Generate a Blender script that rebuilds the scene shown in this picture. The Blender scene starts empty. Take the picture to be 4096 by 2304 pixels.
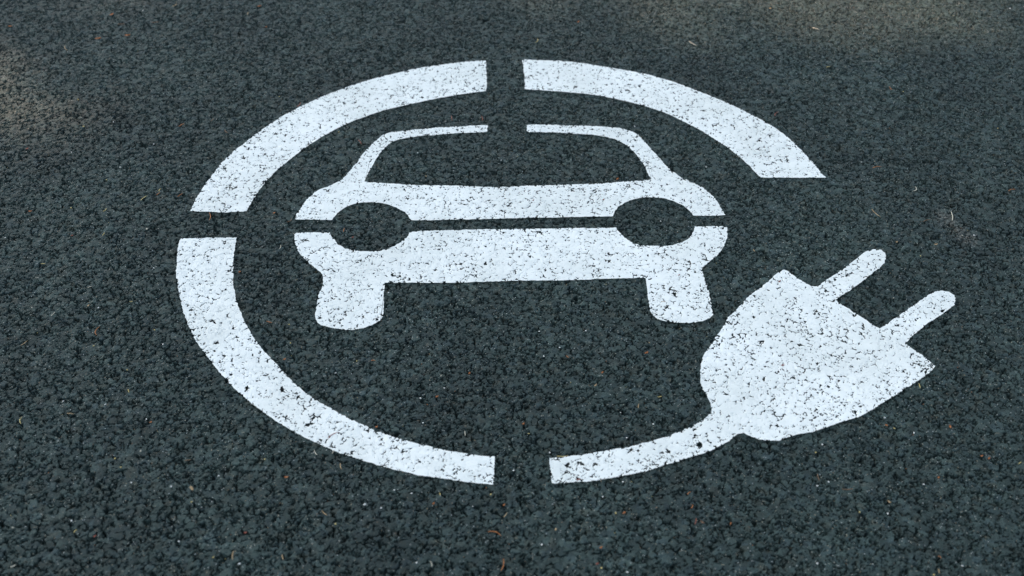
# Electric-car charging symbol painted on asphalt, seen from standing height.
# All outlines are ground-plane coordinates in millimetres about the centre of the painted ring.
import bpy, math, random
import numpy as np
CAM_H=1.2673; CAM_Y=-1.6860; CAM_X=-0.0129
OUTLINE={
 'arc_ul':[(-69.7,593.3),(-97.0,591.5),(-125.6,585.1),(-156.8,576.5),(-185.2,570.7),(-210.5,563.3),(-240.8,547.3),(-268.2,534.9),(-294.1,522.6),(-322.1,506.0),(-351.1,487.8),(-384.4,462.4),(-414.3,435.7),(-446.2,408.0),(-471.0,373.5),(-493.0,341.9),(-510.4,317.2),(-520.5,298.7),(-528.5,280.8),(-546.8,251.5),(-558.2,229.1),(-568.4,201.6),(-577.6,170.2),(-585.3,132.9),(-591.8,101.3),(-594.7,69.9),(-596.5,40.4),(-566.5,38.3),(-532.7,37.1),(-493.4,39.1),(-492.2,53.4),(-488.8,76.1),(-484.0,109.3),(-477.6,130.8),(-463.2,165.8),(-441.7,208.5),(-414.8,254.8),(-392.4,283.2),(-374.1,305.0),(-355.2,324.5),(-323.8,354.4),(-296.4,377.1),(-265.3,392.5),(-228.4,408.0),(-202.2,423.6),(-167.2,436.8),(-131.9,446.3),(-99.1,455.4),(-67.5,463.5),(-65.7,490.6),(-67.3,540.6)],
 'arc_ur':[(8.8,599.1),(41.9,595.0),(82.2,595.0),(131.0,589.2),(142.1,580.5),(170.3,570.7),(198.4,563.3),(229.2,554.7),(253.9,543.4),(281.1,530.4),(316.1,512.6),(344.6,490.6),(370.2,471.5),(395.3,450.1),(414.8,431.5),(434.2,413.2),(448.2,397.6),(471.4,372.0),(489.7,351.8),(501.5,339.4),(514.1,319.6),(528.2,295.3),(539.6,271.3),(551.2,236.1),(559.6,213.0),(567.1,192.6),(568.6,181.4),(572.6,163.6),(579.5,148.2),(544.6,148.6),(507.1,148.2),(469.4,146.9),(455.4,148.2),(448.8,161.4),(442.5,185.8),(431.1,210.7),(414.6,238.4),(397.8,266.6),(380.1,290.4),(357.2,317.2),(338.5,339.4),(317.0,361.9),(294.8,382.2),(269.4,400.2),(232.8,418.4),(195.8,435.7),(163.6,450.1),(130.8,455.4),(103.3,459.7),(81.3,463.5),(50.9,468.8),(31.5,468.8),(13.5,471.5),(13.8,512.6),(12.1,546.2),(12.8,569.0),(9.5,586.3)],
 'arc_ll':[(-596.4,-40.4),(-596.8,-54.8),(-594.7,-77.3),(-589.3,-110.4),(-583.0,-139.1),(-575.1,-167.2),(-569.1,-187.9),(-559.5,-211.6),(-548.8,-241.4),(-537.9,-267.4),(-524.1,-292.8),(-514.5,-308.4),(-496.6,-334.5),(-480.0,-355.6),(-462.6,-382.2),(-446.9,-401.0),(-429.5,-419.2),(-414.7,-434.7),(-396.5,-450.8),(-381.5,-465.0),(-361.3,-481.2),(-337.3,-498.5),(-313.8,-514.2),(-290.9,-528.4),(-266.4,-541.2),(-242.5,-551.3),(-216.8,-562.6),(-191.5,-572.5),(-168.5,-579.9),(-149.4,-586.0),(-126.8,-589.7),(-106.2,-593.8),(-83.7,-598.2),(-55.8,-602.2),(-39.2,-604.2),(-38.0,-588.5),(-37.8,-563.9),(-37.9,-551.3),(-56.9,-550.8),(-75.9,-546.3),(-95.1,-542.5),(-110.5,-538.7),(-127.9,-533.6),(-147.3,-528.4),(-167.0,-520.7),(-184.7,-514.2),(-200.8,-506.4),(-219.1,-497.2),(-237.6,-486.6),(-258.5,-473.1),(-279.7,-459.6),(-297.1,-447.2),(-319.3,-429.1),(-335.2,-415.0),(-344.7,-405.0),(-355.0,-389.5),(-369.9,-371.9),(-385.2,-352.6),(-403.0,-331.5),(-418.8,-312.1),(-424.0,-302.2),(-437.3,-280.1),(-450.9,-251.2),(-460.8,-231.6),(-469.4,-208.2),(-479.5,-174.1),(-486.1,-146.2),(-491.3,-117.6),(-495.5,-88.4),(-497.4,-58.6),(-498.6,-38.8),(-532.6,-38.4),(-565.1,-39.6)],
 'car_up':[(-61.2,330.4),(-90.4,329.5),(-127.4,326.0),(-159.1,323.5),(-193.2,318.6),(-219.3,312.3),(-237.4,307.4),(-253.1,305.9),(-268.0,295.3),(-277.2,280.8),(-285.9,261.8),(-294.6,243.1),(-302.8,222.2),(-310.8,199.4),(-318.4,174.7),(-324.3,159.2),(-334.4,137.3),(-348.0,126.5),(-356.7,115.7),(-368.2,109.3),(-378.0,99.2),(-387.1,84.4),(-392.8,71.9),(-396.6,55.4),(-400.4,39.1),(-402.8,31.1),(-403.1,16.2),(-378.0,15.8),(-354.1,15.0),(-336.2,14.2),(-333.8,25.0),(-328.0,37.1),(-317.6,51.4),(-304.1,61.6),(-287.8,67.8),(-270.9,69.0),(-253.6,65.7),(-236.1,59.5),(-220.8,49.3),(-208.1,39.1),(-200.0,27.0),(-195.6,13.9),(-163.4,13.1),(-115.8,15.0),(-68.2,16.6),(-12.9,18.6),(34.9,21.0),(82.7,22.2),(130.5,23.8),(168.8,24.6),(172.0,37.1),(180.2,51.4),(193.4,65.7),(208.7,76.1),(226.3,82.3),(246.0,84.4),(265.2,81.1),(283.8,71.9),(299.2,57.5),(309.4,41.2),(315.0,27.0),(334.0,26.2),(355.8,27.8),(372.0,29.1),(369.6,41.2),(365.1,61.6),(360.3,80.3),(354.6,92.8),(348.4,102.1),(342.5,113.6),(331.4,124.3),(318.0,137.3),(304.5,150.4),(293.7,165.8),(285.0,179.1),(276.9,199.4),(268.6,219.9),(260.1,238.4),(254.0,257.1),(245.3,276.1),(236.4,295.3),(226.7,305.0),(211.6,314.7),(196.1,319.6),(172.5,323.0),(135.6,327.0),(93.3,329.5),(48.2,332.9),(17.6,330.4),(17.4,305.9),(47.7,305.0),(79.2,303.5),(113.2,297.7),(144.6,295.3),(170.4,288.0),(190.7,278.5),(205.3,264.2),(214.8,252.4),(223.7,233.7),(232.1,210.7),(238.2,192.6),(242.5,170.2),(246.0,152.6),(248.8,141.6),(226.0,137.3),(198.3,132.9),(160.8,128.6),(111.0,125.6),(61.4,123.0),(11.8,120.0),(-12.9,117.9),(-57.9,117.0),(-107.4,120.0),(-156.9,121.3),(-206.6,124.3),(-244.0,127.8),(-269.1,130.8),(-289.3,134.2),(-286.5,157.0),(-281.0,179.1),(-275.8,206.2),(-267.8,231.4),(-259.2,252.4),(-250.0,266.6),(-237.8,277.0),(-222.5,283.2),(-199.5,290.4),(-170.9,295.3),(-139.6,300.1),(-100.3,303.5),(-62.1,305.9)],
 'car_lo':[(-398.2,-30.0),(-396.2,-24.2),(-372.9,-23.0),(-336.5,-23.0),(-330.1,-37.7),(-322.9,-49.1),(-309.8,-62.4),(-294.9,-71.7),(-278.3,-76.2),(-259.9,-76.6),(-243.8,-75.5),(-228.2,-69.9),(-215.1,-59.3),(-204.4,-47.2),(-198.1,-35.8),(-194.4,-21.1),(-161.7,-17.6),(-114.7,-16.4),(-67.6,-14.5),(-12.9,-12.5),(34.3,-11.8),(81.5,-11.4),(128.8,-9.4),(172.5,-9.4),(177.4,-24.2),(183.6,-35.8),(192.1,-47.2),(203.0,-56.7),(216.5,-61.6),(232.5,-63.1),(248.8,-63.1),(267.6,-60.5),(284.6,-52.9),(297.3,-43.4),(304.5,-31.9),(309.4,-20.3),(313.4,-6.7),(341.9,-5.5),(370.1,-6.7),(369.2,-16.4),(365.5,-39.6),(359.4,-58.6),(351.3,-75.5),(339.8,-92.1),(326.5,-106.8),(316.0,-117.6),(310.2,-128.4),(311.1,-139.1),(312.5,-155.0),(314.5,-174.1),(315.2,-194.7),(315.0,-218.3),(315.5,-234.9),(314.2,-244.7),(307.7,-252.8),(296.2,-259.3),(282.8,-263.5),(267.6,-265.1),(250.6,-264.2),(235.9,-260.9),(223.7,-254.5),(216.0,-244.7),(213.6,-234.9),(212.9,-218.3),(212.2,-201.5),(211.8,-181.0),(212.2,-163.7),(212.3,-149.7),(177.4,-151.5),(121.4,-153.2),(76.5,-156.0),(31.8,-156.7),(-12.9,-157.8),(-64.7,-160.9),(-120.3,-163.7),(-176.1,-162.0),(-226.3,-162.0),(-226.7,-184.5),(-225.1,-208.2),(-223.6,-234.9),(-223.5,-248.0),(-228.0,-259.3),(-237.8,-269.0),(-252.0,-277.0),(-266.6,-280.1),(-279.3,-280.8),(-292.3,-278.6),(-307.6,-275.4),(-321.2,-269.0),(-328.6,-260.9),(-333.5,-248.0),(-334.9,-228.3),(-334.2,-208.2),(-333.5,-187.9),(-330.8,-174.1),(-330.2,-160.2),(-333.1,-146.2),(-339.1,-133.8),(-348.2,-124.8),(-359.1,-110.4),(-369.9,-97.6),(-381.1,-82.9),(-389.5,-64.2),(-394.9,-47.2)],
 'plug':[(448.3,-129.1),(453.9,-129.1),(460.4,-137.3),(469.0,-151.5),(480.1,-163.7),(489.6,-172.4),(499.3,-173.4),(512.0,-160.2),(533.6,-142.6),(555.8,-123.0),(584.5,-95.8),(602.1,-79.2),(617.2,-73.6),(628.5,-74.7),(633.4,-82.9),(632.1,-95.8),(625.6,-110.4),(614.2,-124.8),(596.9,-140.9),(579.8,-156.7),(557.3,-177.6),(535.5,-196.4),(521.8,-207.2),(530.1,-221.6),(544.2,-236.5),(557.4,-254.5),(569.1,-269.0),(578.5,-278.6),(593.0,-267.4),(609.4,-252.8),(631.3,-234.9),(653.4,-216.6),(676.3,-196.4),(692.3,-186.2),(704.2,-183.4),(714.4,-186.2),(720.8,-194.7),(721.1,-206.5),(715.1,-218.3),(701.6,-231.6),(681.8,-248.0),(660.2,-264.2),(638.0,-283.3),(623.3,-299.1),(610.4,-314.0),(618.1,-326.9),(627.4,-339.1),(636.2,-352.6),(643.9,-366.0),(628.6,-380.7),(610.5,-395.2),(600.2,-403.6),(575.6,-420.7),(551.1,-438.9),(527.0,-456.8),(503.8,-471.8),(482.1,-481.2),(460.9,-489.2),(439.6,-498.5),(422.8,-505.1),(406.8,-507.7),(388.2,-514.2),(373.6,-520.7),(358.2,-521.2),(342.9,-518.1),(332.4,-511.6),(325.4,-506.4),(315.4,-509.0),(302.0,-522.0),(289.4,-529.7),(272.8,-540.0),(252.7,-548.8),(232.8,-556.4),(213.2,-563.9),(195.5,-571.3),(174.1,-579.9),(155.0,-584.8),(136.0,-589.7),(117.1,-594.5),(98.4,-598.2),(79.8,-599.4),(61.2,-600.6),(46.3,-602.5),(42.7,-600.6),(41.1,-588.5),(41.0,-554.4),(55.2,-553.9),(68.6,-550.1),(87.6,-548.8),(108.8,-542.5),(132.0,-537.4),(155.2,-533.6),(171.0,-527.2),(190.7,-520.7),(214.7,-511.6),(235.2,-501.1),(251.7,-491.9),(268.8,-479.9),(282.3,-466.4),(285.5,-456.8),(284.9,-445.8),(281.1,-429.1),(276.5,-417.8),(274.8,-403.6),(276.7,-383.6),(280.2,-363.0),(285.3,-346.6),(293.7,-330.0),(306.5,-311.5),(311.1,-300.6),(321.9,-283.3),(329.4,-267.4),(338.1,-251.2),(351.0,-236.5),(364.3,-219.9),(378.0,-201.5),(396.4,-182.7),(416.1,-163.7),(435.2,-139.8)],
}
LITTER=[
('n','tan',-808.5,847.6,-803.3,869.3,0.2,'curved tan pine needle at the far edge of the asphalt, above the far left arc'),
('n','tan',-623.9,805.6,-624.7,820.9,0.1,'short pale tan needle standing end-on far behind the far left arc'),
('f','orange',-942.0,801.0,-935.3,812.9,0,'thick orange bud scale lying farthest back among the flakes in the far left corner'),
('n','brown',-839.3,770.4,-822.0,771.7,0.05,'dull brown needle lying crosswise far behind the far left arc'),
('f','orange',-1159.6,748.0,-1149.0,750.5,0,'orange bud scale at the left edge of the view beside the sunlit patch'),
('n','brown',-913.3,760.8,-897.3,762.1,0.05,'dark brown needle between the orange flakes of the far left corner'),
('f','orange',-884.0,707.1,-870.6,708.3,0,'slim orange flake lying flat, right of the other flat flake in the far left corner'),
('f','orange',-947.0,690.9,-932.0,694.6,0,'long orange flake lying flat, left of the other flat flake in the far left corner'),
('n','tan',-1004.2,657.4,-991.6,638.1,0.1,'pale brown needle slanting over the asphalt near the sunlit patch at left'),
('n','orange',-679.9,326.0,-670.1,337.4,0.12,'orange brown needle left of the far left arc, the larger of two slanting close together'),
('n','brown',-619.5,345.3,-615.3,355.4,0.05,'short brown needle left of the far left arc, the smaller of two slanting close together'),
('f','red',-960.3,244.0,-955.9,249.6,0,'small red flake alone on the asphalt near the left edge of the view'),
('n','brown',-585.5,314.7,-576.1,301.1,0.1,'short brown needle almost touching the outer edge of the far left arc'),
('n','yellow',-666.9,102.1,-666.2,112.7,0.2,'curved yellow needle left of the lower end of the far left arc'),
('f','orange',-609.3,846.9,-599.8,853.0,0,'orange flake at the far edge above the far left arc'),
('f','orange',-575.4,744.2,-568.7,747.4,0,'small orange flake behind the middle of the far left arc'),
('n','red',-454.1,402.3,-448.6,420.0,0.1,'red brown needle leaning on the outer edge of the far left arc'),
('n','red',-316.5,277.0,-308.1,260.4,0.08,'red brown needle lying in the gap between far left arc and car roof corner'),
('n','red',-135.4,368.5,-133.1,350.3,0.05,'red brown needle above the left roof bar, left one of the pair'),
('n','red',-74.6,365.4,-71.9,348.3,0.05,'red brown needle above the left roof bar, right one of the pair'),
('f','orange',136.2,765.9,141.4,773.7,0,'orange flake on the asphalt behind the start of the far right arc'),
('f','orange',182.8,138.6,187.8,146.4,0,'orange flake on the asphalt inside the painted windscreen near its lower edge'),
('n','yellow',39.0,674.4,44.1,692.8,0.15,'yellow needle just behind the square end of the far right arc'),
('t','grey',305.5,645.9,336.1,647.1,0.02,'thin dark grey twig lying crosswise behind the far right arc'),
('t','pale',382.1,680.5,397.8,658.6,0.08,'pale grey twig lying aslant behind the far right arc'),
('n','yellow',664.2,562.1,674.0,568.4,0.05,'pale yellow needle on open asphalt right of the far right arc'),
('t','grey',746.6,588.0,785.9,591.5,0.03,'long grey twig lying crosswise on the asphalt in the far right part'),
('n','red',520.0,363.4,530.1,381.7,0.18,'red brown curved needle close outside the far right arc'),
('n','orange',780.9,481.8,781.9,467.8,0.05,'short orange needle on open asphalt below the long grey twig'),
('n','orange',674.1,180.9,691.1,184.5,0.1,'orange brown needle lying crosswise right of the lower end of the far right arc'),
('t','pale',670.3,745.4,683.7,734.0,0.05,'pale broken twig near the sunlit patch in the far right part'),
('n','orange',909.1,104.7,923.7,110.2,0.1,'orange needle at the right edge of the view'),
('t','pale',729.5,102.5,739.6,118.7,0.25,'pale bent stalk on gritty asphalt right of the far right arc'),
('n','yellow',-694.4,73.2,-686.3,89.5,0.12,'pale yellow needle left of the lower end of the far left arc, longest there'),
('n','yellow',-754.4,38.3,-750.3,48.1,0.08,'short yellow needle on the open asphalt at left, beside the far left arc'),
('n','orange',-630.2,85.7,-622.1,95.8,0.08,'orange needle close to the outer corner of the far left arc'),
('n','orange',-670.7,92.0,-665.5,100.0,0.08,'short orange needle next to the long pale one by the far left arc'),
('f','orange',-890.4,39.1,-882.8,40.8,0,'orange flake on open asphalt near the left edge of the view'),
('n','yellow',-736.3,-33.5,-735.9,-23.4,0.1,'small yellow needle left of the gap between the two left arcs'),
('n','orange',-561.2,35.9,-557.3,12.3,0.1,'orange needle pointing towards the camera in the gap between the two left arcs'),
('f','red',-791.8,-35.8,-787.7,-31.9,0,'red brown flake on the open asphalt level with the left gap'),
('n','yellow',-821.9,-110.0,-813.7,-111.5,0.05,'yellow needle lying crosswise at left, farther from the near left arc than any other'),
('n','pale',-724.6,-173.8,-716.5,-172.1,0.05,'pale thin needle lying crosswise midway between left edge and near left arc'),
('f','tan',-711.3,-223.6,-708.2,-218.9,0,'tan seed husk on the open asphalt left of the near left arc'),
('n','pale',-763.4,-247.3,-760.9,-236.2,0.08,'pale yellow husk like needle slanting on the asphalt at left'),
('n','orange',-676.3,-293.4,-677.5,-271.9,0.22,'long curved orange brown needle on the open asphalt left of the near left arc'),
('n','yellow',-644.3,-211.2,-639.3,-210.2,0.03,'tiny yellow needle close beside the near left arc'),
('f','orange',-478.4,-135.5,-474.2,-131.3,0,'orange flake just inside the near left arc'),
('n','tan',-791.5,-315.2,-783.5,-304.7,0.12,'tan needle near the left edge, left of the long curved one'),
('f','orange',-446.1,33.5,-441.3,36.3,0,'small orange flake left of the car bonnet corner'),
('n','brown',-416.7,7.9,-410.0,19.4,0.25,'thin brown curved needle left of the slit through the car'),
('n','orange',-312.0,-21.1,-311.2,-9.4,0.05,'orange needle inside the left headlight circle'),
('f','red',-296.0,-39.6,-291.8,-34.6,0,'red brown flake inside the left headlight circle'),
('n','orange',-410.7,-260.3,-401.0,-264.8,0.08,'orange needle left of the painted left wheel'),
('n','pale',-418.1,-69.1,-417.5,-59.3,0.1,'pale thin needle left of the painted bumper end'),
('f','orange',-369.9,-351.1,-366.1,-347.5,0,'orange brown flake close inside the lower curve of the near left arc'),
('n','orange',-232.7,-352.3,-225.8,-351.4,0.05,'orange needle on the dark asphalt below the painted left wheel'),
('f','orange',-79.8,-382.5,-77.5,-379.0,0,'small orange flake on the dark asphalt inside the ring, below the bumper'),
('f','orange',194.6,-337.2,202.0,-333.3,0,'large orange flake on the asphalt left of the plug'),
('n','orange',71.8,-341.5,75.8,-346.3,0.03,'short orange needle in the middle of the dark asphalt below the bumper'),
('n','tan',407.8,-70.6,409.3,-78.8,0.05,'tan needle just right of the painted car bumper end'),
('f','red',24.6,71.9,28.0,76.1,0,'red flake lying on the white bonnet, left one of two'),
('f','red',153.1,74.0,157.2,77.3,0,'red brown flake lying on the white bonnet beside the right headlight'),
('f','red',268.3,-144.1,272.2,-141.2,0,'dark red flake lying on the white paint above the right wheel'),
('n','tan',233.1,-212.6,243.1,-210.6,0.05,'tan needle lying on the white paint of the right wheel'),
('f','orange',124.2,-381.9,128.2,-377.2,0,'orange flake on dark asphalt midway between the bumper and the cable'),
('n','tan',641.2,46.9,651.1,20.6,0.04,'long straight tan needle above the plug prongs'),
('t','pale',783.4,40.0,776.8,9.5,0.05,'pale grey stalk beside the whitish stain at right'),
('f','tan',724.9,-59.3,733.0,-57.1,0,'tan flake right of the upper prong tip'),
('n','brown',724.0,8.3,740.2,15.4,0.05,'thin brown needle right of the long straight tan one'),
('f','tan',659.6,-53.3,664.6,-50.3,0,'small tan flake above the upper prong tip'),
('f','red',434.8,-163.0,440.1,-158.1,0,'dark red flake on the white plug near its upper corner'),
('f','red',404.0,-364.2,410.6,-361.9,0,'red flake on the white middle of the plug body'),
('n','yellow',-734.9,-487.4,-737.5,-473.7,0.2,'yellow tan needle near the left edge of the view, pointing at the camera'),
('n','tan',-674.8,-464.7,-663.4,-466.6,0.06,'tan needle lying crosswise left of the near left arc, in the nearer left part'),
('n','yellow',-596.4,-415.0,-593.1,-421.8,0.05,'short thick yellow needle left of the lower curve of the near left arc'),
('f','tan',-461.0,-606.3,-455.5,-615.4,0,'tan wood sliver on the asphalt in front of the near left arc'),
('n','brown',-479.3,-559.6,-470.6,-557.1,0.12,'brown needle in front of the near left arc, behind the tan sliver'),
('f','orange',-546.5,-485.2,-543.9,-482.8,0,'small orange flake left of the lower curve of the near left arc'),
('f','red',-373.2,-688.2,-367.9,-686.0,0,'red brown flake in the nearer left part, left of the orange flat one'),
('n','tan',-381.1,-717.1,-379.5,-731.6,0.05,'tan needle close to the bottom edge of the view at left, pointing at the camera'),
('n','yellow',-600.9,-686.7,-598.3,-681.1,0.05,'yellow needle slanting in the near left corner'),
('f','red',-572.4,-694.0,-569.6,-691.3,0,'red brown flake in the near left corner beside the slanting yellow needle'),
('t','pale',-667.0,-743.8,-661.8,-739.6,0.05,'pale stalk at the very near left corner'),
('n','pale',-297.3,-538.2,-291.4,-548.3,0.08,'pale tan needle just outside the lower curve of the near left arc'),
('n','pale',-270.9,-545.5,-268.3,-538.2,0.05,'short pale needle touching the outer edge of the near left arc'),
('f','orange',-333.8,-590.2,-326.1,-588.9,0,'flat orange flake in front of the lower curve of the near left arc'),
('n','red',-280.7,-517.1,-264.6,-503.5,0.12,'red brown needle lying on the white paint of the near left arc'),
('n','tan',-256.7,-563.4,-253.9,-575.0,0.08,'tan needle in front of the near left arc, pointing at the camera'),
('n','pale',-81.9,-501.9,-81.0,-510.8,0.02,'pale needle on dark asphalt above the end of the near left arc'),
('n','tan',-272.5,-649.5,-264.3,-657.5,0.05,'tan needle slanting on open asphalt in the nearer part'),
('n','yellow',-113.2,-618.7,-112.2,-623.9,0.05,'short yellow needle below the end of the near left arc'),
('n','tan',-24.4,-660.9,-19.2,-653.8,0.04,'tan needle in front of the lower gap of the ring'),
('n','orange',-45.6,-685.6,-27.1,-693.3,0.18,'long bent orange needle in front of the lower gap of the ring'),
('n','orange',-27.4,-748.8,-24.4,-729.0,0.1,'bright orange needle near the bottom edge of the view below the bent one'),
('n','pale',-120.6,-734.3,-117.7,-743.0,0.15,'pale curved needle near the bottom edge, left of the bright orange one'),
('n','tan',-315.8,-722.6,-313.2,-731.2,0.03,'tan needle near the bottom edge, left of all the others in the middle'),
('f','orange',-121.6,-639.8,-119.6,-636.7,0,'small orange flake in front of the end of the near left arc'),
('f','orange',-25.2,-642.1,-22.7,-638.8,0,'small orange flake below the lower gap of the ring'),
('f','orange',-213.5,-494.5,-209.8,-491.9,0,'small orange flake above the inner edge of the near left arc'),
('f','orange',-128.4,-431.6,-124.1,-429.4,0,'orange flake on dark asphalt inside the ring, above the end of the near left arc'),
('f','tan',111.8,-409.3,116.9,-404.7,0,'tan husk on the dark asphalt above the cable'),
('n','yellow',51.2,-551.1,67.5,-549.6,0.06,'yellow brown needle lying along the upper edge of the cable end'),
('n','tan',175.6,-454.9,177.3,-446.4,0.05,'tan needle on dark asphalt left of the plug neck'),
('n','yellow',206.5,-431.3,213.0,-430.5,0.04,'yellow needle lying crosswise left of the plug neck'),
('f','orange',2.3,-489.2,5.4,-486.0,0,'orange flake in the lower gap of the ring above the cable end'),
('f','red',76.9,-596.2,83.7,-593.3,0,'dark red flake stuck on the lower edge of the cable paint'),
('n','orange',229.8,-621.5,234.9,-615.4,0.05,'orange needle below the cable, farthest back of four'),
('n','orange',231.9,-645.8,235.6,-638.8,0.05,'orange needle below the cable, second farthest back of four'),
('f','orange',137.2,-656.3,142.2,-651.8,0,'curled orange flake on open asphalt below the cable'),
('n','red',234.1,-673.1,237.1,-662.7,0.03,'straight red orange needle below the cable beside a curled brown flake'),
('f','brown',241.2,-667.2,247.4,-672.2,0,'curled orange brown flake right of the straight red orange needle'),
('n','orange',281.7,-673.1,284.1,-668.6,0.03,'tiny orange needle right of the curled brown flake'),
('f','orange',102.9,-713.6,107.0,-710.6,0,'orange flake near the bottom edge below the cable'),
('f','red',96.3,-739.2,100.9,-736.7,0,'brown red flake at the bottom edge below the cable'),
('n','yellow',607.9,-403.6,607.1,-413.3,0.05,'yellow needle just below the right corner of the plug'),
('f','orange',534.5,-489.2,539.3,-491.9,0,'orange flake below the lower edge of the plug'),
('f','orange',629.5,-489.8,629.9,-497.7,0,'bright orange flake on open asphalt right of the plug in the near part'),
('n','brown',417.8,-582.6,417.7,-596.2,0.05,'brown needle below the plug, pointing at the camera'),
('f','orange',656.3,-551.3,660.9,-549.8,0,'orange flake near the right edge, left of its twin'),
('f','orange',665.6,-556.9,669.7,-553.4,0,'orange flake near the right edge, right of its twin'),
('n','yellow',706.1,-565.8,712.1,-561.4,0.04,'yellow needle at the right edge of the view, in the near part'),
('n','brown',445.7,-610.9,462.1,-610.4,0.04,'brown yellow needle lying crosswise below the plug'),
('f','orange',584.0,-593.3,587.1,-588.9,0,'small orange flake in the near right part'),
('f','tan',503.6,-631.9,508.4,-636.1,0,'tan husk in the near right part'),
('n','orange',548.3,-724.8,551.3,-729.0,0.04,'orange needle in the near right corner'),
('n','tan',542.8,-745.9,542.7,-752.6,0.03,'tan needle at the bottom edge in the near right corner'),
]
CHIPS=[('yellow',-869.7,326.0,4.5),('yellow',-910.6,431.5,3.3),('white',-814.1,341.9,2.7),('white',-759.6,181.4,3.5),('white',-867.6,233.7,2.6),('white',-715.0,262.8,2.6),('white',-872.0,830.8,3.1),('yellow',-774.6,139.5,2.5),('yellow',-496.2,442.1,2.8),('yellow',-357.0,305.0,2.9),('white',-195.8,231.4,2.3),('tan',-175.7,152.6,3.5),('white',-33.8,206.2,2.3),('white',232.3,326.0,3.4),('white',357.4,182.7,2.5),('tan',590.2,838.9,5.6),('yellow',804.2,461.8,3.0),('white',1149.0,837.5,4.3),('tan',683.9,203.0,2.5),('grey',657.7,199.8,5.6),('yellow',957.5,320.6,2.6),('white',-691.8,-226.6,3.7),('pale',-662.4,-13.3,4.7),('yellow',-815.5,49.3,3.4),('white',-625.0,-123.0,2.7),('yellow',-674.8,-317.7,2.5),('yellow',-607.9,-372.5,2.9),('white',-906.7,-37.7,3.0),('white',-565.7,-314.6,2.7),('yellow',-587.1,-280.5,2.1),('pale',-801.5,-224.9,3.0),('white',-284.6,-379.3,2.7),('pale',-121.7,-385.7,2.4),('white',-218.7,-187.9,2.2),('yellow',-372.7,-267.4,2.6),('yellow',-364.2,-311.5,2.9),('yellow',-255.0,-352.6,2.3),('white',-296.8,-75.5,2.1),('white',253.7,9.9,2.9),('white',30.7,-284.0,2.3),('white',105.3,-283.3,2.3),('white',62.2,-322.3,2.5),('tan',204.6,-311.5,2.9),('white',36.9,-342.1,2.5),('pale',782.8,-31.9,3.7),('pale',618.7,-202.5,2.6),('white',804.1,-31.2,2.8),('yellow',693.5,-90.3,2.3),('white',-425.5,-587.2,3.0),('white',-369.7,-737.9,3.8),('white',-488.3,-606.8,2.4),('white',-609.9,-665.9,2.5),('pale',-685.4,-678.2,2.9),('white',-553.3,-477.2,2.7),('pale',-546.5,-540.0,3.4),('yellow',-579.9,-553.9,3.8),('yellow',-567.5,-570.3,2.6),('yellow',-405.7,-727.3,2.1),('white',-687.0,-439.7,2.4),('white',-545.5,-599.4,2.2),('white',-622.0,-446.6,2.4),('white',-456.7,-701.4,1.8),('yellow',-453.9,-634.2,2.2),('white',-215.1,-639.5,4.4),('yellow',-251.2,-672.6,3.2),('yellow',-42.2,-621.5,3.1),('white',-137.8,-736.7,3.1),('white',-115.8,-412.4,2.4),('white',-151.0,-433.6,2.4),('white',-144.1,-484.2,2.5),('white',-176.5,-613.7,2.2),('yellow',-365.3,-555.9,2.3),('white',-151.9,-619.6,1.8),('white',-191.9,-645.3,1.8),('white',195.0,-487.1,2.7),('white',112.3,-625.5,2.6),('white',26.7,-706.2,2.5),('white',-11.0,-577.5,2.2),('white',41.3,-543.8,2.3),('white',153.9,-514.2,2.5),('white',142.1,-598.6,2.6),('yellow',128.5,-654.3,3.3),('yellow',103.9,-744.2,3.8),('tan',45.9,-681.6,4.3),('yellow',11.7,-506.9,2.3),('white',137.0,-750.5,1.9),('white',573.8,-505.3,3.5),('yellow',547.4,-496.4,2.7),('white',561.9,-603.0,3.0),('white',413.0,-604.9,3.0),('white',430.4,-597.7,2.2),('white',435.1,-528.4,2.3),('yellow',423.0,-543.8,2.7),('white',499.4,-653.8,2.0),('yellow',461.6,-651.3,2.7),('white',575.1,-741.1,2.8),('yellow',534.6,-754.7,2.8),('white',386.8,-736.9,2.3),('white',538.3,-475.3,2.2),]
SPILL=[(764,25),(772,5),(790,-40)]
PLUGCUT=[(499.3,-173.4),(521.8,-207.2),(578.5,-278.6),(610.4,-314.0),(285.5,-456.8),(325.4,-506.4)]
WEAR=[(644,-366,22,1.2),(-290,-235,55,.35),(300,-225,50,.25),(420,-420,120,.2),(-330,-480,90,.3),(560,-390,60,.25),(150,-560,80,.2)]
SUNGAPS=[(-1.50,.44,.80,.46,.98),(-.98,.64,.75,.46,.87),(.80,1.10,.85,.68,1),(.28,1.08,.7,.5,.84)]
PIT=-1.7
DUST,OZONE,SKYSAT=2.0,0.0,.58
FSTOP=4.0
EXPOSURE=1.5
scene = bpy.context.scene
COL = scene.collection
random.seed(4)
F = np.float32

# ------------------------------------------------------------------ helpers
def link_mesh(name, verts, faces, mat, parent=None, loc=(0, 0, 0), smooth=False):
    me = bpy.data.meshes.new(name)
    me.from_pydata([tuple(v) for v in verts], [], [tuple(f) for f in faces])
    me.update()
    if smooth:
        me.polygons.foreach_set('use_smooth', [True] * len(me.polygons))
    if mat is not None:
        me.materials.append(mat)
    o = bpy.data.objects.new(name, me)
    COL.objects.link(o)
    o.location = loc
    if parent is not None:
        o.parent = parent
    return o

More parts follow.
